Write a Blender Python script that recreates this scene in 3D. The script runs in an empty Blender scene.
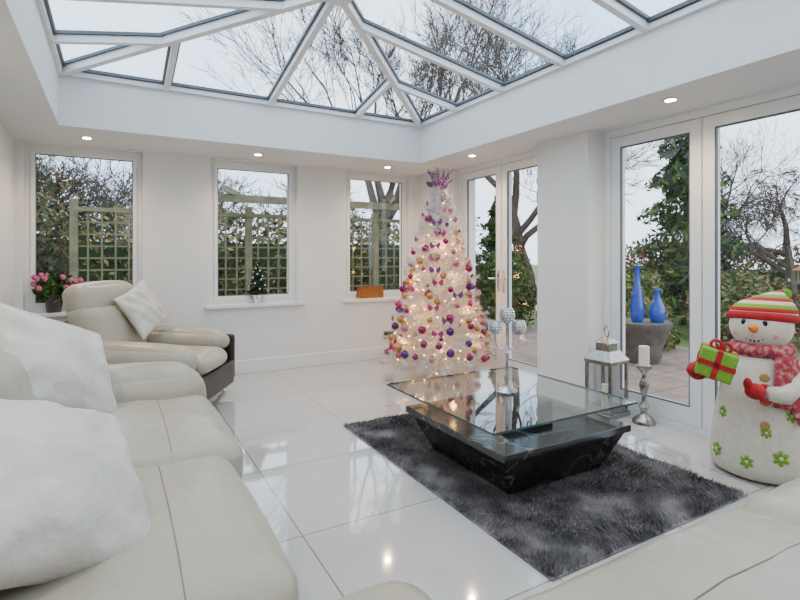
import bpy, bmesh, math, random
import numpy as np
from mathutils import Vector, Matrix, Euler
from mathutils.bvhtree import BVHTree
random.seed(7); RNG=np.random.default_rng(7)
pi=math.pi
scene=bpy.context.scene

# ------------------------------------------------------------------ helpers
def link(o): scene.collection.objects.link(o)
def root(name,loc=(0,0,0),rz=0,world=True):
    e=bpy.data.objects.new(name,None); e.location=loc; e.rotation_euler=(0,0,rz); e.empty_display_size=.1
    link(e); e["w"]=1 if world else 0; return e
def attach(o,p):
    if p is not None:
        o.parent=p
        if p.get("w",0): o.matrix_parent_inverse=Matrix.Translation(-Vector(p.location))
class MB:
    def __init__(s): s.v=[]; s.f=[]
    def add(s,vs,fs,M=None):
        o=len(s.v)
        s.v+=[tuple(M@Vector(v)) for v in vs] if M is not None else [tuple(v) for v in vs]
        s.f+=[tuple(i+o for i in f) for f in fs]; return s
    def box(s,a,b,M=None):
        x0,y0,z0=a;x1,y1,z1=b
        vs=[(x0,y0,z0),(x1,y0,z0),(x1,y1,z0),(x0,y1,z0),(x0,y0,z1),(x1,y0,z1),(x1,y1,z1),(x0,y1,z1)]
        return s.add(vs,[(0,3,2,1),(4,5,6,7),(0,1,5,4),(1,2,6,5),(2,3,7,6),(3,0,4,7)],M)
    def cbox(s,c,d,M=None):
        return s.box([c[i]-d[i]/2 for i in range(3)],[c[i]+d[i]/2 for i in range(3)],M)
    def frameX(s,x0,x1,y0,y1,z0,z1,l,rr,b,t):   # frame in YZ plane
        s.box((x0,y0,z0),(x1,y1,z0+b)); s.box((x0,y0,z1-t),(x1,y1,z1))
        s.box((x0,y0,z0+b),(x1,y0+l,z1-t)); s.box((x0,y1-rr,z0+b),(x1,y1,z1-t)); return s
    def frameY(s,x0,x1,y0,y1,z0,z1,t):
        s.box((x0,y0,z0),(x1,y1,z0+t)); s.box((x0,y0,z1-t),(x1,y1,z1))
        s.box((x0,y0,z0+t),(x0+t,y1,z1-t)); s.box((x1-t,y0,z0+t),(x1,y1,z1-t)); return s
    def frustum(s,a0,a1,z0,b0,b1,z1):
        vs=[(a0[0],a0[1],z0),(a1[0],a0[1],z0),(a1[0],a1[1],z0),(a0[0],a1[1],z0),
            (b0[0],b0[1],z1),(b1[0],b0[1],z1),(b1[0],b1[1],z1),(b0[0],b1[1],z1)]
        return s.add(vs,[(0,3,2,1),(4,5,6,7),(0,1,5,4),(1,2,6,5),(2,3,7,6),(3,0,4,7)])
    def beam(s,p0,p1,w,h,zoff=0):
        p0=Vector(p0);p1=Vector(p1);d=(p1-p0).normalized()
        sd=d.cross(Vector((0,0,1)))
        if sd.length<1e-4: sd=Vector((1,0,0))
        sd.normalize();up=sd.cross(d)
        vs=[]
        for p in(p0,p1):
            for a,b in((-1,-1),(1,-1),(1,1),(-1,1)):
                vs.append(p+sd*a*w/2+up*(b*h/2+zoff))
        return s.add(vs,[(0,1,2,3),(7,6,5,4),(0,4,5,1),(1,5,6,2),(2,6,7,3),(3,7,4,0)])
    def lathe(s,prof,n=28,M=None):
        vs=[];fs=[]
        for r,z in prof:
            for i in range(n):
                a=2*pi*i/n; vs.append((r*math.cos(a),r*math.sin(a),z))
        for j in range(len(prof)-1):
            for i in range(n):
                k=(i+1)%n; fs.append((j*n+i,j*n+k,(j+1)*n+k,(j+1)*n+i))
        if prof[0][0]>1e-5: fs.append(tuple(reversed(range(n))))
        if prof[-1][0]>1e-5: fs.append(tuple((len(prof)-1)*n+i for i in range(n)))
        return s.add(vs,fs,M)
    def tube(s,pts,rad,n=8,cap=True):
        pts=[Vector(p) for p in pts]; L=len(pts)
        if not hasattr(rad,'__len__'): rad=[rad]*L
        vs=[];fs=[]; ref=Vector((.13,.31,.94)).normalized()
        for i,p in enumerate(pts):
            t=(pts[min(i+1,L-1)]-pts[max(i-1,0)]).normalized()
            if abs(t.dot(ref))>.97: r0=Vector((1,0,0))
            else: r0=ref
            u=t.cross(r0).normalized(); w=t.cross(u)
            for k in range(n):
                a=2*pi*k/n; vs.append(p+(u*math.cos(a)+w*math.sin(a))*rad[i])
        for i in range(L-1):
            for k in range(n):
                m=(k+1)%n; fs.append((i*n+k,i*n+m,(i+1)*n+m,(i+1)*n+k))
        if cap and n>3:
            fs.append(tuple(reversed(range(n)))); fs.append(tuple((L-1)*n+k for k in range(n)))
        return s.add(vs,fs)
    def ell(s,c,r,nu=18,nv=12,M=None):
        if not hasattr(r,'__len__'): r=(r,r,r)
        vs=[];fs=[]
        vs.append((c[0],c[1],c[2]-r[2]))
        for j in range(1,nv):
            b=-pi/2+pi*j/nv
            for i in range(nu):
                a=2*pi*i/nu; vs.append((c[0]+r[0]*math.cos(b)*math.cos(a),c[1]+r[1]*math.cos(b)*math.sin(a),c[2]+r[2]*math.sin(b)))
        vs.append((c[0],c[1],c[2]+r[2])); T_=len(vs)-1
        for i in range(nu):
            k=(i+1)%nu
            fs.append((0,1+k,1+i)); fs.append((T_,T_-nu+i,T_-nu+k))
            for j in range(nv-2):
                fs.append((1+j*nu+i,1+j*nu+k,1+(j+1)*nu+k,1+(j+1)*nu+i))
        return s.add(vs,fs,M)
    def torus(s,R,r,n=28,m=10,M=None,sz=1):
        vs=[];fs=[]
        for i in range(n):
            a=2*pi*i/n
            for j in range(m):
                b=2*pi*j/m; q=R+r*math.cos(b); vs.append((q*math.cos(a),q*math.sin(a),r*math.sin(b)*sz))
        for i in range(n):
            for j in range(m):
                fs.append((i*m+j,((i+1)%n)*m+j,((i+1)%n)*m+(j+1)%m,i*m+(j+1)%m))
        return s.add(vs,fs,M)
    def soft(s,c,d,r,puff=(0,0,0),M=None,n=16,wr=0):
        t=[math.sin(pi/2*(-1+2*i/n)) for i in range(n+1)]
        hs=[x/2 for x in d]; r=min(r,min(hs)*.99)
        vs=[];fs=[];idx={}
        def vert(p):
            key=(round(p[0],5),round(p[1],5),round(p[2],5))
            if key in idx: return idx[key]
            q=[p[i]*hs[i] for i in range(3)]
            inn=[max(-(hs[i]-r),min(hs[i]-r,q[i])) for i in range(3)]
            dv=Vector([q[i]-inn[i] for i in range(3)])
            if dv.length>1e-6: dv.normalize()
            o=[inn[i]+dv[i]*r for i in range(3)]
            for k in range(3):
                if puff[k]:
                    a,b=[p[m] for m in range(3) if m!=k]
                    o[k]+=puff[k]*p[k]*(1-a*a)*(1-b*b)
            if wr:
                o[2]+=wr*math.sin(o[0]*17+o[1]*9)*math.sin(o[1]*13-o[0]*5)
            idx[key]=len(vs); vs.append((o[0]+c[0],o[1]+c[1],o[2]+c[2])); return idx[key]
        for ax in range(3):
            for sg in(-1,1):
                for i in range(n):
                    for j in range(n):
                        def P(u,v):
                            p=[0,0,0];p[ax]=sg;p[(ax+1)%3]=t[u];p[(ax+2)%3]=t[v];return p
                        f=[vert(P(i,j)),vert(P(i+1,j)),vert(P(i+1,j+1)),vert(P(i,j+1))]
                        if sg<0:f.reverse()
                        fs.append(tuple(f))
        return s.add(vs,fs,M)
    def pillow(s,W,H,T,M=None,n=36,ph=0.):
        vs=[];fs=[]
        t=[math.sin(pi/2*(-1+2*i/n)) for i in range(n+1)]
        for sg in(1,-1):
            for i in range(n+1):
                for j in range(n+1):
                    u,v=t[i],t[j]
                    x=u*W/2*(1-.09*(1-v*v)); y=v*H/2*(1-.09*(1-u*u))
                    k=((1-u*u)*(1-v*v))
                    z=sg*T/2*(k**.42)
                    e=min(1,k*3)
                    z+=sg*e*(.012*math.sin(5*u+3*v+ph)*math.sin(4*v-2*u+ph)+.005*math.sin(13*u+7*v+ph))
                    rr=math.hypot(u,v); z-=sg*.022*e*abs(math.sin(5*math.atan2(v,u)+ph))*min(1,rr**2)
                    vs.append((x,y,z))
        for q in(0,1):
            o=q*(n+1)**2
            for i in range(n):
                for j in range(n):
                    a=o+i*(n+1)+j; f=(a,a+n+1,a+n+2,a+1)
                    fs.append(f if q==0 else tuple(reversed(f)))
        return s.add(vs,fs,M)
    def bvh(s): return BVHTree.FromPolygons([Vector(v) for v in s.v],s.f)
    def build(s,name,mat,parent=None,smooth=False,bevel=0,ang=.7,fix=True,segs=2):
        me=bpy.data.meshes.new(name); me.from_pydata(s.v,[],s.f)
        if fix:
            bm=bmesh.new();bm.from_mesh(me)
            bmesh.ops.remove_doubles(bm,verts=bm.verts,dist=1e-5)
            bmesh.ops.recalc_face_normals(bm,faces=bm.faces);bm.to_mesh(me);bm.free()
        if smooth:
            me.shade_smooth()
            try: me.set_sharp_from_angle(angle=ang)
            except Exception: pass
        me.materials.append(mat)
        o=bpy.data.objects.new(name,me);link(o);attach(o,parent)
        if bevel:
            b=o.modifiers.new("bev",'BEVEL');b.width=bevel;b.segments=segs;b.limit_method='ANGLE'
        return o
def T(x,y,z,rx=0,ry=0,rz=0,s=1):
    return Matrix.Translation((x,y,z))@Euler((rx,ry,rz)).to_matrix().to_4x4()@Matrix.Scale(s,4)

# ------------------------------------------------------------------ materials
def newmat(name):
    m=bpy.data.materials.new(name);m.use_nodes=True
    nt=m.node_tree; return m,nt,nt.nodes["Principled BSDF"]
def pm(name,c1,c2=None,scale=8,rough=.5,metal=0,bump=0,bscale=None,spec=.5,coat=0,sheen=0,trans=0,ior=1.45,emit=None,es=0,detail=3,lo=.3,hi=.7,bdist=.01):
    m,nt,b=newmat(name); c1=tuple(c1)+(1,)
    b.inputs["Roughness"].default_value=rough;b.inputs["Metallic"].default_value=metal
    b.inputs["Specular IOR Level"].default_value=spec;b.inputs["Coat Weight"].default_value=coat
    b.inputs["Sheen Weight"].default_value=sheen;b.inputs["Transmission Weight"].default_value=trans;b.inputs["IOR"].default_value=ior
    if emit: b.inputs["Emission Color"].default_value=tuple(emit)+(1,);b.inputs["Emission Strength"].default_value=es
    tc=nt.nodes.new("ShaderNodeTexCoord")
    nz=nt.nodes.new("ShaderNodeTexNoise");nz.inputs["Scale"].default_value=scale;nz.inputs["Detail"].default_value=detail
    nt.links.new(tc.outputs["Object"],nz.inputs["Vector"])
    r=nt.nodes.new("ShaderNodeValToRGB")
    r.color_ramp.elements[0].position=lo;r.color_ramp.elements[1].position=hi
    if c2 is None: c2=tuple(x*.94 for x in c1[:3])
    r.color_ramp.elements[0].color=c1;r.color_ramp.elements[1].color=tuple(c2)+(1,)
    nt.links.new(nz.outputs["Fac"],r.inputs["Fac"]);nt.links.new(r.outputs["Color"],b.inputs["Base Color"])
    if bump:
        n2=nt.nodes.new("ShaderNodeTexNoise");n2.inputs["Scale"].default_value=bscale or scale*4;n2.inputs["Detail"].default_value=4
        nt.links.new(tc.outputs["Object"],n2.inputs["Vector"])
        bp=nt.nodes.new("ShaderNodeBump");bp.inputs["Strength"].default_value=bump;bp.inputs["Distance"].default_value=bdist
        nt.links.new(n2.outputs["Fac"],bp.inputs["Height"]);nt.links.new(bp.outputs["Normal"],b.inputs["Normal"])
    return m
def glass(name,tint=(1,1,1),f0=.05,f1=.7):
    m=bpy.data.materials.new(name);m.use_nodes=True;nt=m.node_tree;nt.nodes.clear()
    o=nt.nodes.new("ShaderNodeOutputMaterial");mx=nt.nodes.new("ShaderNodeMixShader")
    lw=nt.nodes.new("ShaderNodeLayerWeight");lw.inputs["Blend"].default_value=.5
    pw=nt.nodes.new("ShaderNodeMath");pw.operation='POWER';pw.inputs[1].default_value=5;nt.links.new(lw.outputs["Facing"],pw.inputs[0])
    ma=nt.nodes.new("ShaderNodeMath");ma.operation='MULTIPLY_ADD';ma.inputs[1].default_value=f1;ma.inputs[2].default_value=f0;nt.links.new(pw.outputs[0],ma.inputs[0])
    tr=nt.nodes.new("ShaderNodeBsdfTransparent");tr.inputs["Color"].default_value=tuple(tint)+(1,)
    gl=nt.nodes.new("ShaderNodeBsdfGlossy");gl.inputs["Roughness"].default_value=0
    nt.links.new(ma.outputs[0],mx.inputs[0]);nt.links.new(tr.outputs[0],mx.inputs[1]);nt.links.new(gl.outputs[0],mx.inputs[2])
    nt.links.new(mx.outputs[0],o.inputs[0]);return m
def grid_mat(name,base,base2,grout,sx,sy,x0,y0,gw,rough,nscale,coat=0,spec=.5):
    m,nt,b=newmat(name);N=nt.nodes;L=nt.links
    g=N.new("ShaderNodeNewGeometry");sp=N.new("ShaderNodeSeparateXYZ");L.new(g.outputs["Position"],sp.inputs[0])
    def mth(op,a,bv=None):
        n=N.new("ShaderNodeMath");n.operation=op
        for i,v in enumerate((a,bv)):
            if v is None: continue
            if isinstance(v,(int,float)): n.inputs[i].default_value=v
            else: L.new(v,n.inputs[i])
        return n.outputs[0]
    def edge(out,o0,s):
        f=mth('FRACT',mth('DIVIDE',mth('SUBTRACT',out,o0-100*s),s))
        return mth('GREATER_THAN',mth('ABSOLUTE',mth('SUBTRACT',f,.5)),.5-gw/s)
    e=mth('MAXIMUM',edge(sp.outputs[0],x0,sx),edge(sp.outputs[1],y0,sy))
    nz=N.new("ShaderNodeTexNoise");nz.inputs["Scale"].default_value=nscale;nz.inputs["Detail"].default_value=2
    L.new(g.outputs["Position"],nz.inputs["Vector"])
    r=N.new("ShaderNodeValToRGB");r.color_ramp.elements[0].position=.35;r.color_ramp.elements[1].position=.65
    r.color_ramp.elements[0].color=tuple(base)+(1,);r.color_ramp.elements[1].color=tuple(base2)+(1,)
    L.new(nz.outputs["Fac"],r.inputs[0])
    mx=N.new("ShaderNodeMix");mx.data_type='RGBA';L.new(e,mx.inputs[0]);L.new(r.outputs[0],mx.inputs[6]);mx.inputs[7].default_value=tuple(grout)+(1,)
    L.new(mx.outputs[2],b.inputs["Base Color"]);b.inputs["Roughness"].default_value=rough;b.inputs["Coat Weight"].default_value=coat
    b.inputs["Specular IOR Level"].default_value=spec; b.inputs["Coat Roughness"].default_value=.02
    return m

M_wall=pm("wall_paint",(.74,.74,.72),(.72,.72,.70),3,.6)
M_ceil=pm("ceiling_paint",(.76,.77,.78),(.74,.75,.76),3,.6)
M_trim=pm("trim_gloss",(.80,.80,.79),None,5,.35)
M_upvc=pm("upvc_white",(.80,.81,.82),None,5,.3)
M_grey=pm("roof_grey",(.08,.10,.12),(.11,.13,.15),5,.4)
M_floor=grid_mat("floor_tile",(.54,.525,.505),(.43,.42,.40),(.15,.14,.13),.8,.8,.76,2.27,.003,.08,160,coat=1,spec=.8)
M_glass=glass("window_glass",f0=.04,f1=.5)
M_rglass=glass("roof_glass",(.91,.96,1.0),f0=.02,f1=.25)
M_tglass=glass("table_glass",(.86,.91,.905),f0=.10,f1=.8)
M_tedge=pm("glass_edge",(.02,.06,.055),(.035,.08,.075),10,.1)
M_leather=pm("cream_leather",(.40,.365,.285),(.345,.31,.24),3,.30,bump=.5,bscale=9,bdist=.02)
M_seam=pm("leather_seam",(.22,.19,.15),None,9,.6)
M_black=pm("black_leather",(.014,.013,.014),(.02,.018,.018),4,.3,bump=.1,bscale=120)
M_pil=pm("white_cushion_fabric",(.61,.585,.53),(.53,.505,.455),6,.45,bump=.7,bscale=8,sheen=.2,bdist=.03)
M_chrome=pm("chrome",(.70,.70,.71),None,5,.12,metal=1)
M_silver=pm("silver",(.42,.40,.38),(.28,.27,.25),30,.2,metal=1,bump=.25,bscale=80)
M_candle=pm("candle_wax",(.78,.72,.60),None,5,.5)
def marble():
    m,nt,b=newmat("black_marble");N=nt.nodes;L=nt.links
    tc=N.new("ShaderNodeTexCoord");nz=N.new("ShaderNodeTexNoise");nz.inputs["Scale"].default_value=2.3;nz.inputs["Detail"].default_value=5;nz.inputs["Distortion"].default_value=1.2
    L.new(tc.outputs["Object"],nz.inputs["Vector"])
    r=N.new("ShaderNodeValToRGB");E=r.color_ramp.elements
    E[0].position=.49;E[0].color=(.010,.010,.011,1);E[1].position=.51;E[1].color=(.010,.010,.011,1)
    e=E.new(.5);e.color=(.15,.145,.14,1)
    L.new(nz.outputs["Fac"],r.inputs[0]);L.new(r.outputs[0],b.inputs["Base Color"]);b.inputs["Roughness"].default_value=.12;b.inputs["Coat Weight"].default_value=.3;b.inputs["Coat Roughness"].default_value=.03
    return m
M_marble=marble()

# ------------------------------------------------------------------ room
XL,XR,YB,YF,H=-.8,3.5,5.72,-3.0,2.37
DX=3.75
WY=5.86
MB().box((XL-.3,YF-.2,-.12),(3.95,6.0,0)).build("floor",M_floor)
wins=[(-.735,.245),(.895,1.86),(2.47,3.39)]
SZ,TZ=.74,2.35
w=MB(); w.box((XL-.3,YB,0),(3.95,6.0,SZ)); w.box((XL-.3,YB,TZ),(3.95,6.0,H))
xs=[XL-.3]+[a for p in wins for a in p]+[3.95]
for i in range(0,len(xs),2): w.box((xs[i],YB,SZ),(xs[i+1],6.0,TZ))
w.build("wall_back",M_wall,fix=False)
w=MB(); w.box((XR,5.08,0),(3.95,YB,H)); w.box((XR,2.96,0),(3.95,3.55,H)); w.box((XR,YF,0),(3.95,-.25,H))
w.build("wall_right",M_wall)
MB().box((XL-.3,YF-.2,0),(XL,YB,H)).build("wall_left",M_wall)
MB().box((XL,YF-.2,0),(3.95,YF,H)).build("wall_front",M_wall)
OX0,OX1,OY0,OY1,UT=-.40,3.07,-1.4,4.97,2.78
w=MB(); w.box((XL-.4,OY1,H),(4.05,6.1,UT)); w.box((XL-.4,YF-.3,H),(4.05,OY0,UT))
w.box((XL-.4,OY0,H),(OX0,OY1,UT)); w.box((OX1,OY0,H),(4.05,OY1,UT))
w.build("ceiling",M_ceil,fix=False)
def skirt(name,a,b): MB().box(a,b).build(name,M_trim,bevel=.006)
skirt("baseboard_back",(XL,YB-.018,0),(XR,YB,.15))
w=MB(); w.box((XR-.018,5.08,0),(XR,YB-.018,.15)); w.box((XR-.018,2.96,0),(XR,3.55,.15)); w.box((XR,2.942,0),(DX-.06,2.96,.15))
w.build("baseboard_right",M_trim,bevel=.005)
skirt("baseboard_left",(XL,YF,0),(XL+.018,YB-.018,.15))
for i,(a,b) in enumerate(wins):
    r=root("window_%d"%(i+1),((a+b)/2,WY,1.5))
    z0=SZ+.031; z1=TZ-.001; t=.05
    MB().frameY(a+.001,b-.001,WY-.035,WY+.035,z0,z1,t).build("outer_frame",M_upvc,r)
    a2,b2,y0,y1=a+t,b-t,WY-.05,WY+.02; zz0,zz1=z0+t,z1-t; t2=.035
    MB().frameY(a2,b2,y0,y1,zz0,zz1,t2).build("sash",M_upvc,r)
    MB().frameY(a2+t2,b2-t2,y0+.005,y0+.012,zz0+t2,zz1-t2,.009).build("gasket",M_grey,r)
    MB().add([(a2,WY,zz0),(b2,WY,zz0),(b2,WY,zz1),(a2,WY,zz1)],[(0,1,2,3)]).build("pane",M_glass,r)
    if i>0: MB().box(((a+b)/2-.05,WY-.075,zz0+.005),((a+b)/2+.05,WY-.05,zz0+.025)).build("handle",M_chrome,r,bevel=.005)
    MB().box((a-.06,YB-.05,SZ-.002),(b+.07,YB,SZ+.03)).box((a,YB,SZ),(b,WY-.03,SZ+.03)).build("sill",M_trim,r)
def leaf(r,y0,y1,z0,z1,k,handle=None,side=.085,bot=.13):
    x0,x1=DX-.035,DX+.035
    MB().frameX(x0,x1,y0,y1,z0,z1,side,side,bot,side).build("leaf_frame_%d"%k,M_upvc,r)
    q=.011
    MB().frameX(x0+.004,x0+.022,y0+side,y1-side,z0+bot,z1-side,q,q,q,q).build("gasket_%d"%k,M_grey,r)
    MB().add([(DX,y0+side,z0+bot),(DX,y1-side,z0+bot),(DX,y1-side,z1-side),(DX,y0+side,z1-side)],[(0,1,2,3)]).build("pane_%d"%k,M_glass,r)
    if handle is not None:
        sg=-1 if handle>(y0+y1)/2 else 1
        h=MB(); h.cbox((x0-.005,handle,1.02),(.012,.03,.24)); h.tube([(x0-.01,handle,1.05),(x0-.055,handle,1.05)],.009)
        h.tube([(x0-.052,handle,1.05),(x0-.05,handle+.11*sg,1.05)],.009)
        h.build("handle_%d"%k,M_chrome,r,smooth=True)
r=root("door_1",(DX,4.32,0))
MB().frameX(DX-.05,DX+.05,3.551,5.079,.0,H-.001,.05,.05,.04,.06).build("door_frame",M_upvc,r)
leaf(r,3.605,4.31,.045,2.305,1,4.27); leaf(r,4.32,5.025,.045,2.305,2,4.36)
r=root("door_2",(DX,1.35,0))
MB().frameX(DX-.05,DX+.05,-.249,2.959,.0,H-.001,.05,.06,.04,.06).build("door_frame",M_upvc,r)
wd=3.1/4
for k in range(4):
    y1=2.9-k*wd; leaf(r,y1-wd+.004,y1-.004,.045,2.305,k+1,None)
# lantern roof
r=root("roof_lantern",(1.335,1.8,UT))
cx=(OX0+OX1)/2; hw=(OX1-OX0)/2; ZR=3.13
ye=OY1-hw; yf=OY0+hw; ZE=UT+.03
A=Vector((OX0,OY1,ZE));B=Vector((OX1,OY1,ZE));C=Vector((OX1,OY0,ZE));D=Vector((OX0,OY0,ZE))
P=Vector((cx,ye,ZR));Q=Vector((cx,yf,ZR))
wh=MB();dk=MB()
def raf(a,b,w=.046,h=.05):
    wh.beam(a,b,w,h,-.01); dk.beam(a,b,w+.040,.022,.028)
for a,b in((A,P),(B,P),(C,Q),(D,Q)): raf(a,b,.055,.06)
wh.beam(P+Vector((0,.05,0)),Q-Vector((0,.05,0)),.09,.12,-.02); dk.beam(P,Q,.12,.04,.05)
wh.lathe([(.0,-.07),(.09,-.07),(.11,-.04),(.11,.05)],16,Matrix.Translation(P))
raf(Vector((cx,OY1,ZE)),P)
for dx in(-.93,.93):
    t=(hw-abs(dx))/hw; raf(Vector((cx+dx,OY1,ZE)),Vector((cx+dx,OY1-(hw-abs(dx)),ZE+t*(ZR-ZE))))
y=OY1-.73
while y>OY0+.3:
    for sx in(-1,1):
        t=min(1,(OY1-y)/hw,(y-OY0)/hw)
        raf(Vector((cx+sx*hw,y,ZE)),Vector((cx+sx*(hw-hw*t),y,ZE+t*(ZR-ZE))))
    y-=.71
for a,b in((A,B),(B,C),(C,D),(D,A)):
    wh.beam(a,b,.06,.04,-.01); dk.beam(a,b,.10,.024,.028)
wh.build("rafters",M_upvc,r); dk.build("outer_caps",M_grey,r)
z=Vector((0,0,.045))
MB().add([A+z,B+z,P+z,C+z,Q+z,D+z],[(0,1,2),(1,3,4,2),(3,5,4),(5,0,2,4)]).build("glazing",M_rglass,r)
M_em=pm("downlight_glow",(1,.9,.7),None,3,.5,emit=(1,.80,.50),es=18)
for i,(x,y) in enumerate([(-.22,5.36),(1.31,5.36),(2.85,5.36),(3.3,4.3),(3.3,2.1),(3.3,.2),(-.6,3.2),(-.6,1.0)]):
    r=root("downlight",(x,y,H))
    MB().lathe([(.030,-.002),(.046,-.002),(.046,-.007),(.030,-.009)],24,Matrix.Translation((x,y,H))).build("bezel",M_chrome,r,smooth=True)
    MB().lathe([(0,-.010),(.034,-.010)],20,Matrix.Translation((x,y,H))).build("bulb",M_em,r)
    l=bpy.data.lights.new("spot",'SPOT');l.energy=46;l.color=(1,.72,.42);l.spot_size=2.5;l.spot_blend=1;l.shadow_soft_size=.03
    o=bpy.data.objects.new("spot_lamp",l);o.location=(x,y,H-.03);link(o);attach(o,r)
r=root("wall_socket",(3.05,YB,.3))
MB().box((2.98,YB-.010,.24),(3.13,YB,.34)).build("plate",M_silver,r,bevel=.003)
MB().box((2.995,YB-.014,.255),(3.048,YB-.009,.325)).box((3.062,YB-.014,.255),(3.115,YB-.009,.325)).build("inserts",M_black,r)

# ------------------------------------------------------------------ corner sofa
s=root("corner_sofa",(0,2.4,0))
b=MB(); b.soft((-.12,2.35,.17),(1.12,2.55,.26),.06); b.soft((1.2,.45,.17),(3.3,.8,.26),.06); b.build("plinth",M_leather,s,smooth=True,ang=3)
fe=MB()
for p in((.36,3.55),(.36,1.5),(2.7,.75),(-.55,3.55)): fe.lathe([(.025,0.0),(.03,.06)],14,Matrix.Translation((p[0],p[1],0)))
fe.build("feet",M_chrome,s,smooth=True)
c=MB()
c.soft((-.05,1.79,.345),(.98,1.03,.23),.085,(.02,.01,.045),wr=.007)
c.soft((.02,2.81,.345),(.98,1.03,.23),.085,(.02,.01,.045),wr=.007)
c.soft((.18,.72,.335),(1.12,1.05,.21),.10,(.02,.02,.03),wr=.005)
c.soft((1.32,.55,.345),(1.18,.86,.23),.085,(.01,.02,.035),wr=.006)
c.soft((2.44,.55,.345),(1.10,.86,.23),.085,(.01,.02,.035),wr=.006)
bv=c.bvh()
c.build("seat_cushions",M_leather,s,smooth=True,ang=3)
def seam(line,par,name="seam",r_=.0022):
    pts=[]
    for x,y in line:
        h=bv.ray_cast(Vector((x,y,1)),Vector((0,0,-1)))
        if h[0] is not None and h[0].z>.36: pts.append(h[0]+Vector((0,0,.0003)))
    MB().tube(pts,r_,6).build(name,M_seam,par,smooth=True)
def ln(x0,y0,x1,y1,n=40): return [(x0+(x1-x0)*i/n,y0+(y1-y0)*i/n) for i in range(n+1)]
seam(ln(.15,1.31,.15,2.27),s); seam(ln(.21,2.33,.21,3.29),s)
seam(ln(.78,.70,1.88,.70),s); seam(ln(1.92,.70,2.96,.70),s)
c=MB()
for yc in(1.79,2.83):
    c.soft((0,0,0),(.30,1.06,.58),.12,(.05,0,.02),T(-.50,yc,.61,0,-.16,0))
c.soft((-.52,.7,.60),(.30,1.05,.56),.12,(.05,0,.02))
for xc in(.2,1.35,2.45): c.soft((0,0,0),(1.1,.28,.48),.12,(0,.04,.02),T(xc,-.06,.60,.12,0,0))
c.build("back_cushions",M_leather,s,smooth=True,ang=3)
c=MB(); c.soft((-.12,3.52,.35),(1.22,.42,.52),.17,(.03,.02,.03),wr=.003); c.soft((3.07,.42,.34),(.26,1.1,.5),.11,(.02,.02,.03)); c.build("arms",M_leather,s,smooth=True,ang=3)

def cushion(name,loc,R,W,Hh,Tt,ph):
    r=root(name,loc,world=False); r.rotation_euler=R.to_euler()
    MB().pillow(W,Hh,Tt,ph=ph).build("cover",M_pil,r,smooth=True,ang=3)
def RR(a,b,c):
    d=math.radians; return Matrix.Rotation(d(a),3,'Z')@Matrix.Rotation(d(b),3,'X')@Matrix.Rotation(d(c),3,'Z')
cushion("scatter_cushion",(-.26,3.02,.765),RR(58,56,-28),.67,.57,.24,0.3)
cushion("scatter_cushion",(-.18,1.70,.672),RR(58,46,-32),.63,.57,.28,1.3)

# ------------------------------------------------------------------ armchair
ca=root("armchair",(.27,4.90,0),math.radians(-30),world=False); ca.scale=(1.26,1.15,1)
b=MB(); b.soft((-.0,0,.20),(.84,.80,.24),.05); b.soft((-.40,0,.45),(.08,.84,.66),.035)
b.soft((.01,.43,.33),(.88,.06,.44),.028); b.soft((.01,-.42,.24),(.88,.06,.30),.028)
b.soft((.44,0,.20),(.04,.80,.22),.018); b.build("outer_shell",M_black,ca,smooth=True,ang=3)
c=MB(); c.soft((.10,0,.385),(.72,.50,.18),.08,(.03,0,.03),wr=.003); c.build("seat",M_leather,ca,smooth=True,ang=3)
c=MB()
c.soft((0,0,0),(.86,.24,.25),.115,(.02,.01,.02),T(.0,-.34,.475,0,.05,0)); c.soft((0,0,0),(.84,.20,.20),.095,(.02,.01,.02),T(.0,.33,.52,0,.06,0))
c.build("arms",M_leather,ca,smooth=True,ang=3)
c=MB(); c.soft((0,0,0),(.20,.74,.50),.095,(.04,.0,.03),T(-.27,0,.66,0,-.20,0)); c.soft((0,0,0),(.17,.70,.27),.08,(.03,.0,.02),T(-.335,0,.93,0,-.20,0))
c.build("backrest",M_leather,ca,smooth=True,ang=3)
l=MB()
for sx in(-1,1):
    for sy in(-1,1):
        l.tube([(sx*.33,sy*.34,.10),(sx*.36,sy*.36,.04),(sx*.39,sy*.38,.012)],[.02,.015,.012],10)
l.build("legs",M_chrome,ca,smooth=True)
cushion("scatter_cushion",(.22,5.06,.83),RR(46,66,22),.44,.43,.15,2.2)

# ------------------------------------------------------------------ rug
RX0,RX1,RY0,RY1=1.52,2.98,1.46,3.58
M_rug=pm("rug_pile",(.030,.026,.029),(.21,.19,.195),6,.45,detail=8,sheen=.4,lo=.42,hi=.66)
r=root("shag_rug",((RX0+RX1)/2,(RY0+RY1)/2,0))
MB().box((RX0,RY0,0.0),(RX1,RY1,.008)).build("backing",M_rug,r)
N=90000
px=RNG.uniform(RX0,RX1,N);py=RNG.uniform(RY0,RY1,N)
fx=np.sin(px*9+1.3*np.sin(py*7))+.6*np.sin(py*15+px*6); fy=np.cos(py*8+1.1*np.sin(px*11))+.6*np.sin(px*17-py*5)
lx=fx*.016+RNG.normal(0,.007,N); ly=fy*.016+RNG.normal(0,.007,N); hh=RNG.uniform(.014,.034,N)
an=RNG.uniform(0,pi,N); wx=np.cos(an)*.0034; wy=np.sin(an)*.0034
V=np.empty((N,3,3)); V[:,0]=np.stack([px-wx,py-wy,np.full(N,.006)],1);V[:,1]=np.stack([px+wx,py+wy,np.full(N,.006)],1);V[:,2]=np.stack([px+lx,py+ly,hh],1)
m=MB(); m.v=V.reshape(-1,3).tolist(); m.f=np.arange(3*N).reshape(-1,3).tolist(); m.build("pile",M_rug,r,fix=False)

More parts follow.
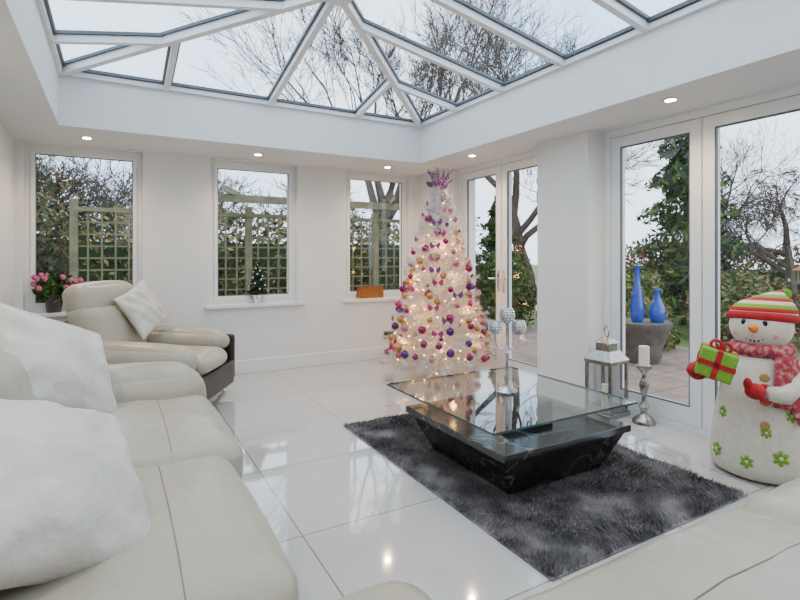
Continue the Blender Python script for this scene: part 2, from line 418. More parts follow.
# ------------------------------------------------------------------ coffee table
r=root("coffee_table",(2.2,2.5,0))
MB().frustum((1.85,2.08),(2.56,2.82),.012,(1.72,1.97),(2.66,2.92),.255).build("marble_base",M_marble,r,bevel=.004)
MB().box((1.70,1.95,.255),(2.68,2.94,.295)).build("marble_slab",M_marble,r,bevel=.003)
MB().box((2.05,2.3,.295),(2.40,2.65,.387)).build("riser",M_marble,r,bevel=.003)
MB().box((1.67,2.0,.389),(2.81,3.15,.401)).build("glass_top",M_tglass,r)
g=MB(); e=.0015
g.box((1.67-e,2.0-e,.389),(2.81+e,2.0,.401));g.box((1.67-e,3.15,.389),(2.81+e,3.15+e,.401));g.box((1.67-e,2.0,.389),(1.67,3.15,.401));g.box((2.81,2.0,.389),(2.81+e,3.15,.401))
g.build("polished_edge",M_tedge,r)

# candelabra
M_crys=pm("crystal",(.8,.8,.82),(.45,.45,.48),60,.08,metal=.75)
r=root("crystal_candelabra",(2.26,2.57,.402),world=False); r.scale=(1.05,1.05,1.2)
m=MB(); m.lathe([(0,0),(.065,0),(.068,.008),(.05,.016),(.018,.028),(.012,.05),(.017,.075),(.010,.10),(.009,.2),(.015,.215),(.009,.23),(.008,.36),(.012,.37),(.0,.385)],28)
dv=Vector((.871,-.491,0))
for sg in(-1,1):
    P0=Vector((0,0,.25)); m.tube([P0,P0+dv*sg*.03+Vector((0,0,-.02)),P0+dv*sg*.055+Vector((0,0,-.01)),P0+dv*sg*.075+Vector((0,0,.03)),P0+dv*sg*.075+Vector((0,0,.07))],.005,10)
m.build("stem",M_chrome,r,smooth=True)
m=MB(); core=MB()
for c0,rr in((Vector((0,0,.425)),.044),(dv*-.075+Vector((0,0,.36)),.041),(dv*.075+Vector((0,0,.36)),.041)):
    core.lathe([(.006,-rr),(rr*.55,-rr*.8),(rr*.92,-rr*.2),(rr*.9,rr*.35),(rr*.7,rr*.65),(rr*.66,rr*.62),(rr*.85,rr*.3),(rr*.86,-rr*.2),(rr*.5,-rr*.72),(.0,-rr*.9)],20,Matrix.Translation(c0))
    for j in range(7):
        b_=-1.2+j*.32; n_=max(5,int(15*math.cos(b_)))
        for i in range(n_):
            a=2*pi*(i+.5*(j%2))/n_
            m.ell((c0.x+rr*math.cos(b_)*math.cos(a),c0.y+rr*math.cos(b_)*math.sin(a),c0.z+rr*math.sin(b_)),.0075,6,4)
core.build("bowls",M_chrome,r,smooth=True); m.build("crystal_beads",M_crys,r)

# floor lantern
r=root("candle_lantern",(3.52,2.79,0),math.radians(4),world=False); r.scale=(.86,.86,1.02)
m=MB(); q=.125
m.cbox((0,0,.02),(.30,.30,.04)); m.cbox((0,0,.05),(.27,.27,.02))
for sx in(-1,1):
    for sy in(-1,1): m.cbox((sx*q,sy*q,.24),(.028,.028,.38))
m.cbox((0,0,.435),(.29,.29,.024))
m.frustum((-.15,-.15),(.15,.15),.445,(-.085,-.085),(.085,.085),.52)
m.cbox((0,0,.55),(.14,.14,.06)); m.frustum((-.09,-.09),(.09,.09),.58,(-.02,-.02),(.02,.02),.625)
for sx in(-1,1):
    m.cbox((0,sx*q,.42),(.24,.01,.014));m.cbox((sx*q,0,.42),(.01,.24,.014));m.cbox((0,sx*q,.07),(.24,.01,.02));m.cbox((sx*q,0,.07),(.01,.24,.02))
m.build("silver_frame",M_silver,r,bevel=.003)
MB().torus(.045,.006,24,8,T(0,0,.665,pi/2,0,math.radians(60))).build("ring_handle",M_silver,r,smooth=True)
g=MB()
for sx in(-1,1): g.add([(sx*q,-q,.06),(sx*q,q,.06),(sx*q,q,.43),(sx*q,-q,.43)],[(0,1,2,3)]); g.add([(-q,sx*q,.06),(q,sx*q,.06),(q,sx*q,.43),(-q,sx*q,.43)],[(0,1,2,3)])
g.build("panes",M_glass,r)
MB().lathe([(0,.06),(.045,.06),(.045,.24),(.035,.235),(0,.232)],24).build("candle",M_candle,r,smooth=True)
r=root("candlestick",(3.59,2.50,0),world=False); r.scale=(1,1,1.36)
MB().lathe([(0,0),(.085,0),(.085,.015),(.06,.035),(.03,.05),(.022,.07),(.04,.095),(.022,.12),(.016,.15),(.03,.19),(.038,.22),(.022,.25),(.016,.27),(.03,.30),(.055,.315),(.058,.33),(0,.33)],28).build("silver_stand",M_silver,r,smooth=True,ang=1.2)
MB().lathe([(0,.33),(.038,.33),(.038,.44),(.03,.437),(0,.434)],24).build("candle",M_candle,r,smooth=True)

# ------------------------------------------------------------------ christmas tree
M_tin=pm("white_tinsel",(.84,.80,.76),(.62,.59,.60),12,.5,sheen=.3)
ct=root("christmas_tree",(3.07,4.58,0),world=False)
HT=2.0
def Rt(z):
    t=(z-.12)/(HT-.12); return .56*(1-t)**.82+.05
tb=MB(); tb.tube([(0,0,.0),(0,0,HT)],[.03,.01],8)
for k in range(4):
    a=k*pi/2+.4; tb.tube([(0,0,.10),(.22*math.cos(a),.22*math.sin(a),.012)],.012,6)
VV=[];z=.16; lev=0
while z<HT:
    R=Rt(z); nb=max(6,int(10+R*22))
    for k in range(nb):
        a=2*pi*(k+.5*(lev%2))/nb+random.uniform(-.12,.12); L=R*random.uniform(.74,1.12); z0=z+random.uniform(-.03,.03)
        d=Vector((math.cos(a),math.sin(a),0)); pts=[]
        for i in range(5):
            t=i/4; pts.append(d*L*t+Vector((0,0,z0-.10*t*L/.5+.12*t*t)))
        tb.tube(pts,[.005,.004,.004,.003,.002],3,False)
        nn=int(60+L*230)
        for j in range(nn):
            t=random.uniform(.2,1.03)**.65; i=min(3,int(t*4)); f=t*4-i
            p=pts[i].lerp(pts[i+1],f)
            v=Vector((random.gauss(0,1),random.gauss(0,1),random.gauss(0,1))).normalized()*.9+d*.6+Vector((0,0,.1)); v=v.normalized()*random.uniform(.035,.066)
            sd=v.cross(Vector((random.random(),random.random(),random.random()))).normalized()*.0036
            VV+= [tuple(p-sd),tuple(p+sd),tuple(p+v)]
    z+=.088; lev+=1
for j in range(260):
    v=Vector((random.gauss(0,.5),random.gauss(0,.5),random.gauss(.6,.5))).normalized()*random.uniform(.04,.08);p=Vector((0,0,random.uniform(HT-.15,HT)))
    sd=v.cross(Vector((.3,.5,.2))).normalized()*.0024; VV+=[tuple(p-sd),tuple(p+sd),tuple(p+v)]
tb.build("trunk_and_branches",M_tin,ct,fix=False)
m=MB(); m.v=VV; m.f=[(3*i,3*i+1,3*i+2) for i in range(len(VV)//3)]; m.build("tinsel_needles",M_tin,ct,fix=False)
bc={"pink":(.45,.03,.13),"magenta":(.24,.01,.09),"purple":(.08,.015,.14),"gold":(.46,.24,.07),"rose":(.46,.17,.18)}
bm_={k:MB() for k in bc}; lights=MB(); caps=MB()
keys=list(bc)+["magenta","purple","gold"]; ga=2.39996
nB=150
for i in range(nB):
    t=(i+.5)/nB; z=.26+(HT-.34)*(1-math.sqrt(1-t)) ; a=i*ga+random.uniform(-.35,.35)
    R=Rt(z)*random.uniform(.92,1.04); rr=random.choice([.022,.030,.036,.042]); k=random.choice(keys)
    zz=z-.02+random.uniform(-.03,.03); c_=(R*math.cos(a),R*math.sin(a),zz-rr*.5)
    bm_[k].ell(c_,rr,14,10); caps.lathe([(.006,0),(.006,.008),(0,.012)],8,T(c_[0],c_[1],c_[2]+rr))
for k,v in bc.items(): bm_[k].build("baubles_"+k,pm("bauble_"+k,v,None,5,.2,metal=.5,coat=.3),ct,smooth=True,fix=False)
caps.build("bauble_caps",M_silver,ct)
for i in range(150):
    t=(i+.5)/150; z=.15+(HT-.2)*(1-math.sqrt(1-t)); a=i*ga*1.7; R=Rt(z)*random.uniform(.55,.98)
    lights.ell((R*math.cos(a),R*math.sin(a),z+random.uniform(-.03,.03)),.0062,6,4)
lights.build("fairy_lights",pm("fairy_glow",(1,.7,.3),None,3,.5,emit=(1,.55,.16),es=24),ct,fix=False)
for z,R in((.35,.38),(.7,.32),(1.05,.25),(1.4,.17)):
    for k in range(4):
        a=k*1.57+z*3; l=bpy.data.lights.new("fairy_glow",'POINT'); l.energy=1.9; l.color=(1,.50,.16); l.shadow_soft_size=.04
        o=bpy.data.objects.new("fairy_lamp",l); o.location=(R*math.cos(a),R*math.sin(a),z); link(o); attach(o,ct)
M_pur=pm("purple_glitter",(.12,.025,.13),(.24,.07,.22),60,.35,metal=.4); M_pk=pm("pink_ribbon",(.40,.03,.14),None,9,.4)
m=MB(); m2=MB()
for i in range(36):
    z=.45+1.5*i/36; a=i*2.1+random.uniform(-.4,.4); R=Rt(z)*1.03
    for sg in(-1,1):
        (m if i%2 else m2).add([(0,0,0),(.01,sg*.05,.04),(.02,sg*.06,.0),(.01,sg*.035,-.04)],[(0,1,2,3)],T(R*math.cos(a),R*math.sin(a),z,0,0,a))
for k in range(34):
    a=k*2.4; sp=random.uniform(.04,.15); hz=random.uniform(.08,.29)
    p0=Vector((0,0,HT-.1));p2=Vector((sp*math.cos(a),sp*math.sin(a),HT-.06+hz)); p1=Vector((sp*.4*math.cos(a),sp*.4*math.sin(a),HT-.05+hz*.6))
    m.tube([p0,p1,p2],[.004,.003,.002],5)
    for t in(.3,.5,.7,.85,1):
        q_=p1.lerp(p2,t)
        for sg in(-1,1):
            m.add([(0,0,0),(.012,.006*sg,.014),(.030,.0,.026),(.015,-.008,.006)],[(0,1,2,3)],T(q_.x,q_.y,q_.z,random.uniform(-.5,.5),random.uniform(-.8,.3),a+sg*1.1))
m.build("purple_sprigs",M_pur,ct,fix=False); m2.build("pink_butterflies",M_pk,ct,fix=False)

# ------------------------------------------------------------------ snowman
M_fel=pm("white_felt",(.66,.61,.51),(.57,.53,.43),30,.9,bump=.5,bscale=120,sheen=.2)
M_red=pm("red_knit",(.44,.010,.02),(.33,.008,.016),40,.8,bump=.5,bscale=90); M_grn=pm("green_felt",(.19,.38,.03),(.14,.31,.025),30,.8,bump=.3)
M_crm=pm("cream_knit",(.66,.59,.43),None,40,.8,bump=.5,bscale=90); M_org=pm("orange_felt",(.8,.22,.03),(.7,.18,.02),30,.8)
M_blk=pm("black_bead",(.01,.01,.01),None,5,.25); M_pinkf=pm("pink_plaid",(.32,.03,.05),(.46,.22,.20),34,.85,lo=.47,hi=.62,bump=.4,bscale=120)
sn=root("snowman_figure",(3.42,1.60,0),math.radians(-78),world=False); sn.scale=(.95,.95,1.0)
prof=[(0,.0),(.22,.0),(.275,.025),(.285,.09),(.275,.2),(.255,.34),(.235,.46),(.215,.56),(.185,.65),(.15,.71),(.12,.75),(0,.77)]
def body_r(z):
    for (r0,z0),(r1,z1) in zip(prof[2:],prof[3:]):
        if z0<=z<=z1: return r0+(r1-r0)*(z-z0)/(z1-z0)
    return .27
MB().lathe(prof,40).build("body",M_fel,sn,smooth=True,ang=3)
hz=.875
MB().ell((0,-.01,hz),(.172,.165,.15),30,20).build("head",M_fel,sn,smooth=True)
def hatpt(t):
    r_=[.178,.180,.172,.155,.13,.10,.065,.03,.0]; i=min(7,int(t*8)); f=t*8-i
    return r_[min(i,8)]+(r_[min(i+1,8)]-r_[i])*f
bands=[M_crm,M_red,M_grn,M_crm,M_red,M_grn,M_crm,M_red]
names=["cream","red","green","cream","red","green","cream","red"]
for k in range(8):
    m=MB();vs=[];fs=[];n=32
    for j in range(5):
        t=(k+j/4)/8; r_=hatpt(t)+.004*math.sin(j/4*pi)
        cz=hz+.055+.20*t-.05*t*t; oy=.03+.10*t*t; ox=.08*t*t
        for i in range(n):
            a=2*pi*i/n; vs.append((ox+r_*math.cos(a),oy+r_*math.sin(a),cz+.12*oy-.084*r_*math.sin(a)))
    for j in range(4):
        for i in range(n): fs.append((j*n+i,j*n+(i+1)%n,(j+1)*n+(i+1)%n,(j+1)*n+i))
    m.add(vs,fs); m.build("hat_band_"+names[k],bands[k],sn,smooth=True,ang=3)
MB().torus(.170,.026,32,10,T(0,.02,hz+.055,-.1,0,0)).build("hat_brim",M_red,sn,smooth=True)
m=MB()
for i in range(60):
    v=Vector((random.gauss(0,1),random.gauss(0,1),random.gauss(0,1))).normalized(); c_=Vector((.10,.15,hz+.195)); m.ell(tuple(c_+v*.018),.013,6,4)
m.build("hat_pompom",M_grn,sn,smooth=True)
MB().tube([(0,-.16,hz-.0),(0,-.21,hz+.004),(.0,-.285,hz+.02)],[.028,.018,.003],14).build("carrot_nose",M_org,sn,smooth=True)
m=MB()
for sx in(-1,1): m.ell((sx*.055,-.158,hz+.032),(.015,.009,.018),10,8)
for i in range(7):
    a=(i-3)*.22; x=.10*math.sin(a); m.ell((x,-math.sqrt(max(0,.162**2-x*x*.9))+.008,hz-.075+.03*(abs(i-3)/3)**2),.0065,8,6)
m.build("eyes_and_mouth",M_blk,sn,smooth=True)
m=MB()
for sx in(-1,1): m.ell((sx*.098,-.128,hz-.032),(.024,.012,.020),12,8)
m.build("cheeks",pm("cheek_pink",(.75,.35,.32),None,9,.9),sn,smooth=True)
m=MB(); m.torus(.135,.045,36,12,T(0,0,.745,.04,0,0),.9); m.ell((.12,-.10,.72),(.05,.045,.05),12,8)
m.soft((0,0,0),(.11,.028,.34),.012,M=T(.20,-.13,.56,-.22,-.10,.9)); m.soft((0,0,0),(.09,.026,.28),.012,M=T(.15,-.185,.58,-.20,.08,.5))
m.build("scarf",M_pinkf,sn,smooth=True,ang=1)
m=MB()
for i in range(10):
    x_=.205-.0035*i; y_=-.20+.012*i; m.tube([(x_+.03,y_,.40),(x_+.035,y_-.005,.35)],.004,5)
m.build("scarf_fringe",M_pinkf,sn,smooth=True)
m=MB()
for z_ in(.60,.47,.34):
    R=body_r(z_); a=-pi/2+.30; m.lathe([(0,0),(.024,0),(.026,.006),(.018,.012),(0,.011)],18,Matrix.Translation((R*math.cos(a),R*math.sin(a),z_))@Matrix.Rotation(a,4,'Z')@Matrix.Rotation(pi/2,4,'Y'))
m.build("buttons",pm("wood_button",(.38,.23,.08),None,20,.5),sn,smooth=True)
m=MB(); cc=MB()
for (a,z_,s_) in((-1.0,.17,1.15),(-2.25,.36,.9),(-1.6,.12,1.),(-2.3,.13,1.1),(-.70,.40,1.),(-.3,.18,1.),(-1.25,.30,.8),(2.9,.35,1)):
    R=body_r(z_)+.002
    Mx=Matrix.Translation((R*math.cos(a),R*math.sin(a),z_))@Matrix.Rotation(a,4,'Z')@Matrix.Rotation(pi/2-.08,4,'Y')@Matrix.Scale(s_,4)
    for k in range(6):
        m.ell((0,0,0),(.017,.011,.005),10,6,Mx@Matrix.Rotation(k*pi/3,4,'Z')@Matrix.Translation((.023,0,0)))
    cc.ell((0,0,.003),(.010,.010,.005),10,6,Mx)
m.build("snowflake_patches",M_grn,sn,smooth=True); cc.build("snowflake_centres",M_fel,sn,smooth=True)
m=MB()
m.tube([(-.15,.0,.655),(-.23,-.08,.61),(-.26,-.22,.59),(-.25,-.36,.615)],[.055,.056,.050,.042],14)
m.tube([(.15,.0,.655),(.215,-.10,.58),(.17,-.21,.52),(.09,-.29,.53)],[.055,.056,.050,.042],14)
m.build("arms",M_fel,sn,smooth=True,ang=3)
m=MB(); m.ell((-.245,-.42,.63),(.048,.06,.045),14,10); m.ell((-.205,-.42,.67),(.02,.028,.035),10,8)
m.ell((.05,-.345,.545),(.055,.05,.045),14,10); m.ell((.02,-.37,.585),(.025,.02,.035),10,8)
m.torus(.042,.014,20,8,T(-.25,-.365,.617,1.3,0,.05)); m.torus(.042,.014,20,8,T(.09,-.295,.53,1.3,0,.9)); m.build("mittens",M_red,sn,smooth=True)
Mg=T(-.12,-.46,.695,.05,.28,.35)
MB().soft((0,0,0),(.19,.16,.16),.008,M=Mg).build("gift_box",M_grn,sn,smooth=True,ang=.8)
m=MB(); m.cbox((0,0,0),(.030,.164,.164),Mg); m.cbox((0,0,0),(.194,.030,.164),Mg); m.cbox((0,0,0),(.194,.164,.030),Mg)
for sg in(-1,1): m.torus(.026,.009,16,6,Mg@T(sg*.028,0,.10,pi/2,0,0),2); m.cbox((sg*.02,.0,.09),(.012,.03,.03),Mg)
m.build("gift_ribbon",M_red,sn)

# ------------------------------------------------------------------ foliage helpers
def leafmesh(name,P,size,mats,parent,elong=1.6,rng=RNG):
    n=len(P); per=len(mats)
    d=rng.normal(size=(n,3)); d/=np.linalg.norm(d,axis=1)[:,None]
    e=np.cross(d,rng.normal(size=(n,3))); e/=np.linalg.norm(e,axis=1)[:,None]
    s_=size*rng.uniform(.6,1.3,(n,1))
    V=np.empty((n,4,3)); V[:,0]=P-d*s_*elong/2;V[:,1]=P+e*s_*.4;V[:,2]=P+d*s_*elong/2;V[:,3]=P-e*s_*.4
    me=bpy.data.meshes.new(name); me.from_pydata(V.reshape(-1,3).tolist(),[],np.arange(4*n).reshape(-1,4).tolist())
    for m_ in mats: me.materials.append(m_)
    me.polygons.foreach_set("material_index",rng.integers(0,per,n).astype(np.int32))
    o=bpy.data.objects.new(name,me);link(o);attach(o,parent);return o
def lm(name,c): return pm(name,c,tuple(x*.6 for x in c),1.5,.7,spec=.2)
L1=lm("leaf_dark",(.035,.06,.022));L2=lm("leaf_olive",(.12,.135,.04));L3=lm("leaf_brown",(.15,.10,.05));L4=lm("leaf_green",(.08,.16,.035));L5=lm("leaf_red",(.22,.05,.045));L6=lm("leaf_ever",(.027,.06,.04))
L7=lm("leaf_straw",(.27,.24,.09))
M_bark=pm("bark",(.12,.09,.07),(.065,.05,.04),6,.9); M_wood=pm("weathered_wood",(.22,.19,.11),(.12,.12,.07),7,.9)
def ellcloud(c,r,n,shell=.55):
    d=RNG.normal(size=(n,3)); d/=np.linalg.norm(d,axis=1)[:,None]; k=RNG.uniform(shell,1,(n,1))*(1+.18*np.sin(d[:,:1]*9)*np.sin(d[:,1:2]*8+1))
    return np.array(c)+d*k*np.array(r)
def shrub(name,c,r,n,size,mats,shell=.5):
    rt=root(name,(c[0],c[1],-.12)); P=ellcloud(c,r,n,shell); P=P[P[:,2]>-.02]; leafmesh("foliage",P,size,mats,rt)
    m=MB()
    for k in range(6):
        a=k*1.05; m.tube([(c[0],c[1],-.1),(c[0]+r[0]*.5*math.cos(a),c[1]+r[1]*.5*math.sin(a),c[2]+r[2]*.3)],[.03,.012],5)
    m.build("stems",M_bark,rt)
def hedge(name,a,b,n,size,mats):
    rt=root(name,((a[0]+b[0])/2,(a[1]+b[1])/2,-.1))
    P=RNG.uniform(a,b,(n,3)); w_=.5*np.sin(P[:,0]*2.1+P[:,1]*1.7)+.4*np.sin(P[:,0]*4.7+1)+.3*np.sin(P[:,1]*5.3)
    top=b[2]-.25+.3*w_; P[:,2]=a[2]+(P[:,2]-a[2])/(b[2]-a[2])*(top-a[2])
    leafmesh("foliage",P,size,mats,rt)
    q=.22; MB().box((a[0]+q,a[1]+q,-.1),(b[0]-q,b[1]-q,b[2]-.85)).build("inner_growth",L1,rt)
def baretree(name,base,h,r0,depth,seed,lean=(0,0),spread=.6,n0=5,droop=0,rmin=.006):
    rd=random.Random(seed); m=MB(); rt=root(name,base)
    def br(p,d,L,r_,lv):
        n=4; pts=[p];rs=[r_]; q=p.copy(); dd=d.copy()
        for i in range(n):
            dd=(dd+Vector((rd.gauss(0,.13),rd.gauss(0,.13),rd.gauss(0,.08)+.04-droop*lv*.1))).normalized(); q=q+dd*L/n; pts.append(q.copy()); rs.append(r_*(1-.55*(i+1)/n))
        m.tube(pts,rs,6 if lv<2 else 3,False)
        if lv>=depth: return
        nc=n0 if lv==0 else rd.choice([3,4,5])
        for k in range(nc):
            t=rd.uniform(.45,1) if k else 1; i=min(n-1,int(t*n)); pp=pts[i].lerp(pts[i+1],t*n-i) if t<1 else pts[-1]
            ax=Vector((rd.gauss(0,1),rd.gauss(0,1),rd.gauss(0,.6))).normalized()
            nd=(dd*(1-.25*spread)+ax*spread*rd.uniform(.7,1.3)).normalized()
            br(pp,nd,L*rd.uniform(.58,.8),max(rmin,r_*.5*rd.uniform(.7,1)),lv+1)
    br(Vector(base),Vector((lean[0],lean[1],1)).normalized(),h*.36,r0,0)
    m.build("trunk_and_twigs",M_bark,rt,fix=False)

# ------------------------------------------------------------------ garden
M_lawn=pm("lawn_grass",(.10,.15,.04),(.13,.16,.055),4,.95,bump=.5,bscale=40)
MB().box((-30,-30,-.35),(60,60,-.12)).build("lawn",M_lawn)
M_pav=grid_mat("patio_paving",(.28,.20,.15),(.20,.15,.115),(.09,.08,.07),.6,.45,0,0,.008,.8,5)
w=MB(); w.box((3.95,-6,-.12),(7.4,7.5,-.06)); w.box((-3,6.0,-.12),(3.95,7.6,-.06)); w.build("patio",M_pav)
r=root("trellis_fence",(3,8.4,-.1))
m=MB(); x=-.5
while x<6.4:
    m.box((x-.012,8.38,.25),(x+.012,8.40,1.95)); x+=.17
z=.25
while z<1.98: m.box((-.5,8.40,z-.012),(6.4,8.42,z+.012)); z+=.17
for x in(-.5,1.9,4.2,6.4): m.box((x-.05,8.36,-.1),(x+.05,8.46,2.1))
m.box((-.5,8.35,1.93),(6.4,8.47,1.99)); m.build("lattice",M_wood,r)
r=root("garden_pergola",(3,7.9,-.1))
m=MB()
for x,y in((.9,8.15),(3.1,8.15),(5.3,8.15)): m.box((x-.06,y-.06,-.1),(x+.06,y+.06,2.15))
m.beam((.3,8.15,2.2),(5.9,8.15,2.2),.06,.12)
for k in range(6):
    x=.6+k*.95; m.beam((x-.15,7.75,2.30),(x+.25,8.6,2.30),.045,.09)
m.build("timber_frame",M_wood,r)
hedge("garden_hedge",(-9,9.9,-.1),(8,11.3,2.4),24000,.085,[L7,L2,L3,L7,L1])
shrub("climbing_ivy",(-1.5,8.75,1.2),(1.2,.3,1.2),5000,.07,[L1,L2,L3])
shrub("climbing_ivy",(1.2,8.75,.7),(.7,.3,.9),2600,.07,[L1,L2,L7])
shrub("climbing_ivy",(3.6,8.8,.6),(.9,.3,.8),3000,.07,[L2,L4,L3])
shrub("tall_shrub",(-2.3,12.0,1.6),(2.2,.6,2.0),6500,.09,[L1,L3,L2],.2)
baretree("bare_tree",(6.9,13.2,-.1),11.5,.32,6,3,(-.05,0),.50,rmin=.008)
baretree("bare_tree",(10.5,11.0,-.1),9.2,.24,6,5,(-.05,0),.55)
for bx,by,bh,sd in((0.5,14.5,4.3,8),(-2.8,13.5,4.6,9),(-1.2,12.9,4.6,19),(-.3,13.8,4.8,29),(2.2,13.2,4.2,12),(4.2,12.6,4.2,14)):
    baretree("bare_tree",(bx,by,-.1),bh,.13,5,sd,spread=.75,rmin=.009)
baretree("bare_tree",(12.6,5.2,-.1),4.6,.14,6,21,(0,0),.8,droop=.35)
baretree("bare_tree",(17,10,-.1),7,.16,5,23)
hedge("boundary_hedge",(14,-4,-.1),(15.6,13,1.75),22000,.09,[L7,L2,L3,L5])
def conifer(name,x,y,h,R,n):
    rt=root(name,(x,y,-.1)); t=RNG.uniform(0,1,n)**1.2; a=RNG.uniform(0,2*pi,n); lay=.7+.3*np.sin(t*44+np.sin(a*3))
    rr=R*(1-t)**.7*lay*np.sqrt(RNG.uniform(.1,1,n)); P=np.stack([x+rr*np.cos(a),y+rr*np.sin(a),.3+t*h-.25*rr],1)
    leafmesh("needles",P,.08,[L6,L1,L4,L2],rt,2.4); MB().tube([(x,y,-.1),(x,y,h)],[.12,.02],8).build("trunk",M_bark,rt)
conifer("evergreen_tree",10.3,6.2,4.5,1.5,7500)
conifer("evergreen_tree",7.9,9.3,2.4,.9,4000)
shrub("garden_shrub",(7.8,5.9,.4),(.9,.8,.75),4000,.07,[L4,L2,L7])
shrub("garden_shrub",(9.2,4.6,.35),(.9,.8,.7),4000,.07,[L4,L7,L3])
shrub("garden_shrub",(9.5,3.3,.3),(.9,.7,.75),3500,.06,[L5,L3,L2])
shrub("garden_shrub",(10.4,2.3,.2),(1.0,.8,.6),3500,.07,[L4,L7,L3])
shrub("garden_shrub",(6.4,7.6,.5),(.9,.8,.9),4000,.07,[L4,L1,L2])
shrub("garden_shrub",(5.3,8.2,.5),(.8,.7,.9),4000,.07,[L4,L3,L2])
shrub("garden_shrub",(8.9,1.5,.1),(.8,.9,.5),2500,.06,[L2,L5,L3])
shrub("garden_shrub",(6.75,4.75,.15),(.55,.5,.5),2200,.06,[L4,L2,L7])
M_stone=pm("garden_stone",(.15,.125,.10),(.09,.08,.07),9,.9,bump=.5)
r=root("stone_planter",(5.9,4.15,-.06)); MB().lathe([(0,-.06),(.20,-.06),(.24,.02),(.24,.1),(.33,.36),(.36,.40),(.36,.46),(0,.46)],28,Matrix.Translation((5.9,4.15,0))).build("bowl",M_stone,r,smooth=True)
M_blue=pm("cobalt_glaze",(.006,.045,.36),(.012,.08,.5),4,.08,coat=.8)
r=root("blue_bottle",(5.78,4.12,.46),world=False); MB().lathe([(0,0),(.06,0),(.08,.05),(.085,.18),(.06,.36),(.035,.5),(.028,.66),(.045,.72),(.02,.715)],24).build("vase",M_blue,r,smooth=True)
r=root("blue_bottle",(5.98,3.98,.46),world=False); MB().lathe([(0,0),(.07,0),(.10,.06),(.10,.16),(.05,.27),(.028,.36),(.04,.42),(.02,.415)],24).build("vase",M_blue,r,smooth=True)
r=root("bird_table",(7.6,2.95,-.1)); m=MB().lathe([(.03,-.1),(.03,.95)],10,Matrix.Translation((7.6,2.95,0))); m.cbox((7.6,2.95,.97),(.3,.3,.04)); m.build("post_and_tray",M_wood,r)
MB().frustum((7.42,2.77),(7.78,3.13),1.12,(7.58,2.93),(7.62,2.97),1.27).build("roof",pm("terracotta",(.35,.12,.06),None,9,.8),r)
m=MB()
for sx in(-1,1):
    for sy in(-1,1): m.cbox((7.6+sx*.13,2.95+sy*.13,1.05),(.02,.02,.15))
m.build("roof_posts",M_wood,r)

# ------------------------------------------------------------------ sill items
r=root("tabletop_fir_tree",(1.40,5.77,SZ+.03),world=False); r.scale=(1.05,1,1.14)
n=3200; t=RNG.uniform(0,1,n)**1.4; a=RNG.uniform(0,2*pi,n); rr=.125*(1-t)*np.sqrt(RNG.uniform(.1,1,n))*(.75+.25*np.sin(t*38)); rr=np.minimum(rr,.10)
leafmesh("needles",np.stack([rr*np.cos(a),rr*np.sin(a)*.8,.10+t*.31],1),.016,[L6,L1,L6],r,2.2)
MB().lathe([(.008,.06),(.004,.40)],8).build("trunk",M_bark,r)
MB().lathe([(0,0),(.035,0),(.05,.075),(.053,.08),(.045,.08),(0,.07)],22).build("pot",M_chrome,r,smooth=True)
m=MB()
for i in range(26):
    t_=i/26; a_=i*2.4; R=.11*(1-t_); m.ell((R*math.cos(a_),R*math.sin(a_)*.8,.12+t_*.29),.009,8,6)
m.build("tiny_baubles",pm("tiny_bauble",(.80,.75,.74),None,5,.3,metal=.1),r,smooth=True)
r=root("pink_potted_flowers",(-.50,5.76,SZ+.03),world=False); r.scale=(1,1,1.35)
MB().lathe([(0,0),(.06,0),(.075,.11),(.08,.12),(.065,.12),(0,.105)],24).build("pot",pm("dark_pot",(.06,.05,.05),None,9,.4),r,smooth=True)
leafmesh("leaves",ellcloud((.02,-.02,.16),(.17,.06,.10),700,.2),.04,[L4,L1,L4],r,1.8)
m=MB(); st=MB()
for i in range(22):
    x=random.uniform(-.18,.24); y=random.uniform(-.095,.02); z_=random.uniform(.16,.28)-abs(x)*.2
    st.tube([(x*.3,y*.3,.1),(x,y,z_)],.002,4)
    for k in range(7):
        a=k*2*pi/7; m.ell((x+.013*math.cos(a),y+.008*math.sin(a*2),z_+.012*math.sin(a)),(.011,.007,.009),7,5)
    m.ell((x,y-.006,z_),.009,7,5)
st.build("flower_stems",L4,r); m.build("petals",pm("pink_petal",(.66,.18,.32),(.45,.05,.18),40,.6),r,smooth=True)
r=root("amber_candle_box",(2.82,5.78,SZ+.03),world=False)
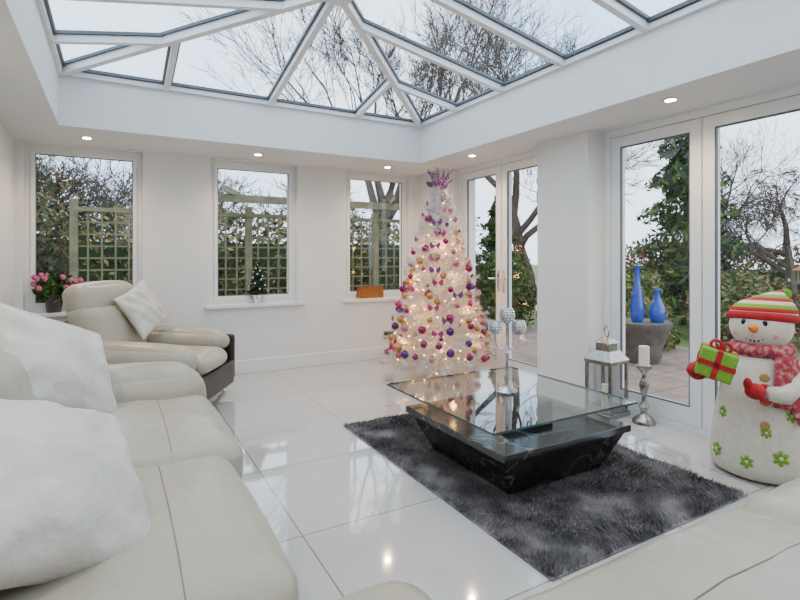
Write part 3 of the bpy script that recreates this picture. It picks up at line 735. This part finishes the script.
M_amb=pm("amber_glass",(.26,.085,.02),(.15,.045,.012),30,.2,emit=(1,.4,.06),es=.04)
m=MB(); m.box((-.17,-.045,0),(.17,.045,.012)); m.box((-.17,-.045,.012),(.17,-.037,.14)); m.box((-.17,.037,.012),(.17,.045,.14)); m.box((-.17,-.037,.012),(-.162,.037,.14)); m.box((.162,-.037,.012),(.17,.037,.14)); m.build("box",M_amb,r)
m=MB()
for i in range(3): m.lathe([(0,.013),(.028,.013),(.028,.075),(0,.073)],16,Matrix.Translation((-.09+.09*i,0,0)))
m.build("candles",M_candle,r,smooth=True)

# ------------------------------------------------------------------ light
wd_=bpy.data.worlds.new("overcast_sky");scene.world=wd_;wd_.use_nodes=True;nt=wd_.node_tree;N=nt.nodes;L=nt.links
bg=N["Background"];tc=N.new("ShaderNodeTexCoord");nz=N.new("ShaderNodeTexNoise");nz.inputs["Scale"].default_value=2.2;nz.inputs["Detail"].default_value=5
L.new(tc.outputs["Generated"],nz.inputs["Vector"]);rp=N.new("ShaderNodeValToRGB");rp.color_ramp.elements[0].position=.35;rp.color_ramp.elements[1].position=.62
rp.color_ramp.elements[0].color=(.52,.71,.96,1);rp.color_ramp.elements[1].color=(.88,.94,1,1)
L.new(nz.outputs["Fac"],rp.inputs[0]);L.new(rp.outputs[0],bg.inputs["Color"]);bg.inputs["Strength"].default_value=3.5
l=bpy.data.lights.new("added_fill_light",'AREA');l.shape='RECTANGLE';l.size=2.6;l.size_y=1.2;l.energy=16;l.color=(1,.93,.84)  # added fill behind the camera to brighten the interior, not a room fitting
o=bpy.data.objects.new("added_fill_light",l);o.location=(1.3,-2.2,2.1);o.rotation_euler=(math.radians(62),0,0);link(o)

# ------------------------------------------------------------------ camera
cd=bpy.data.cameras.new("camera");cd.sensor_width=36;cd.lens=506/800*36;cd.shift_y=-44/800;cd.clip_start=.05;cd.clip_end=200
co=bpy.data.objects.new("camera",cd);co.location=(0,0,1.3);co.rotation_euler=(pi/2,0,-math.radians(29.4));link(co)
scene.camera=co
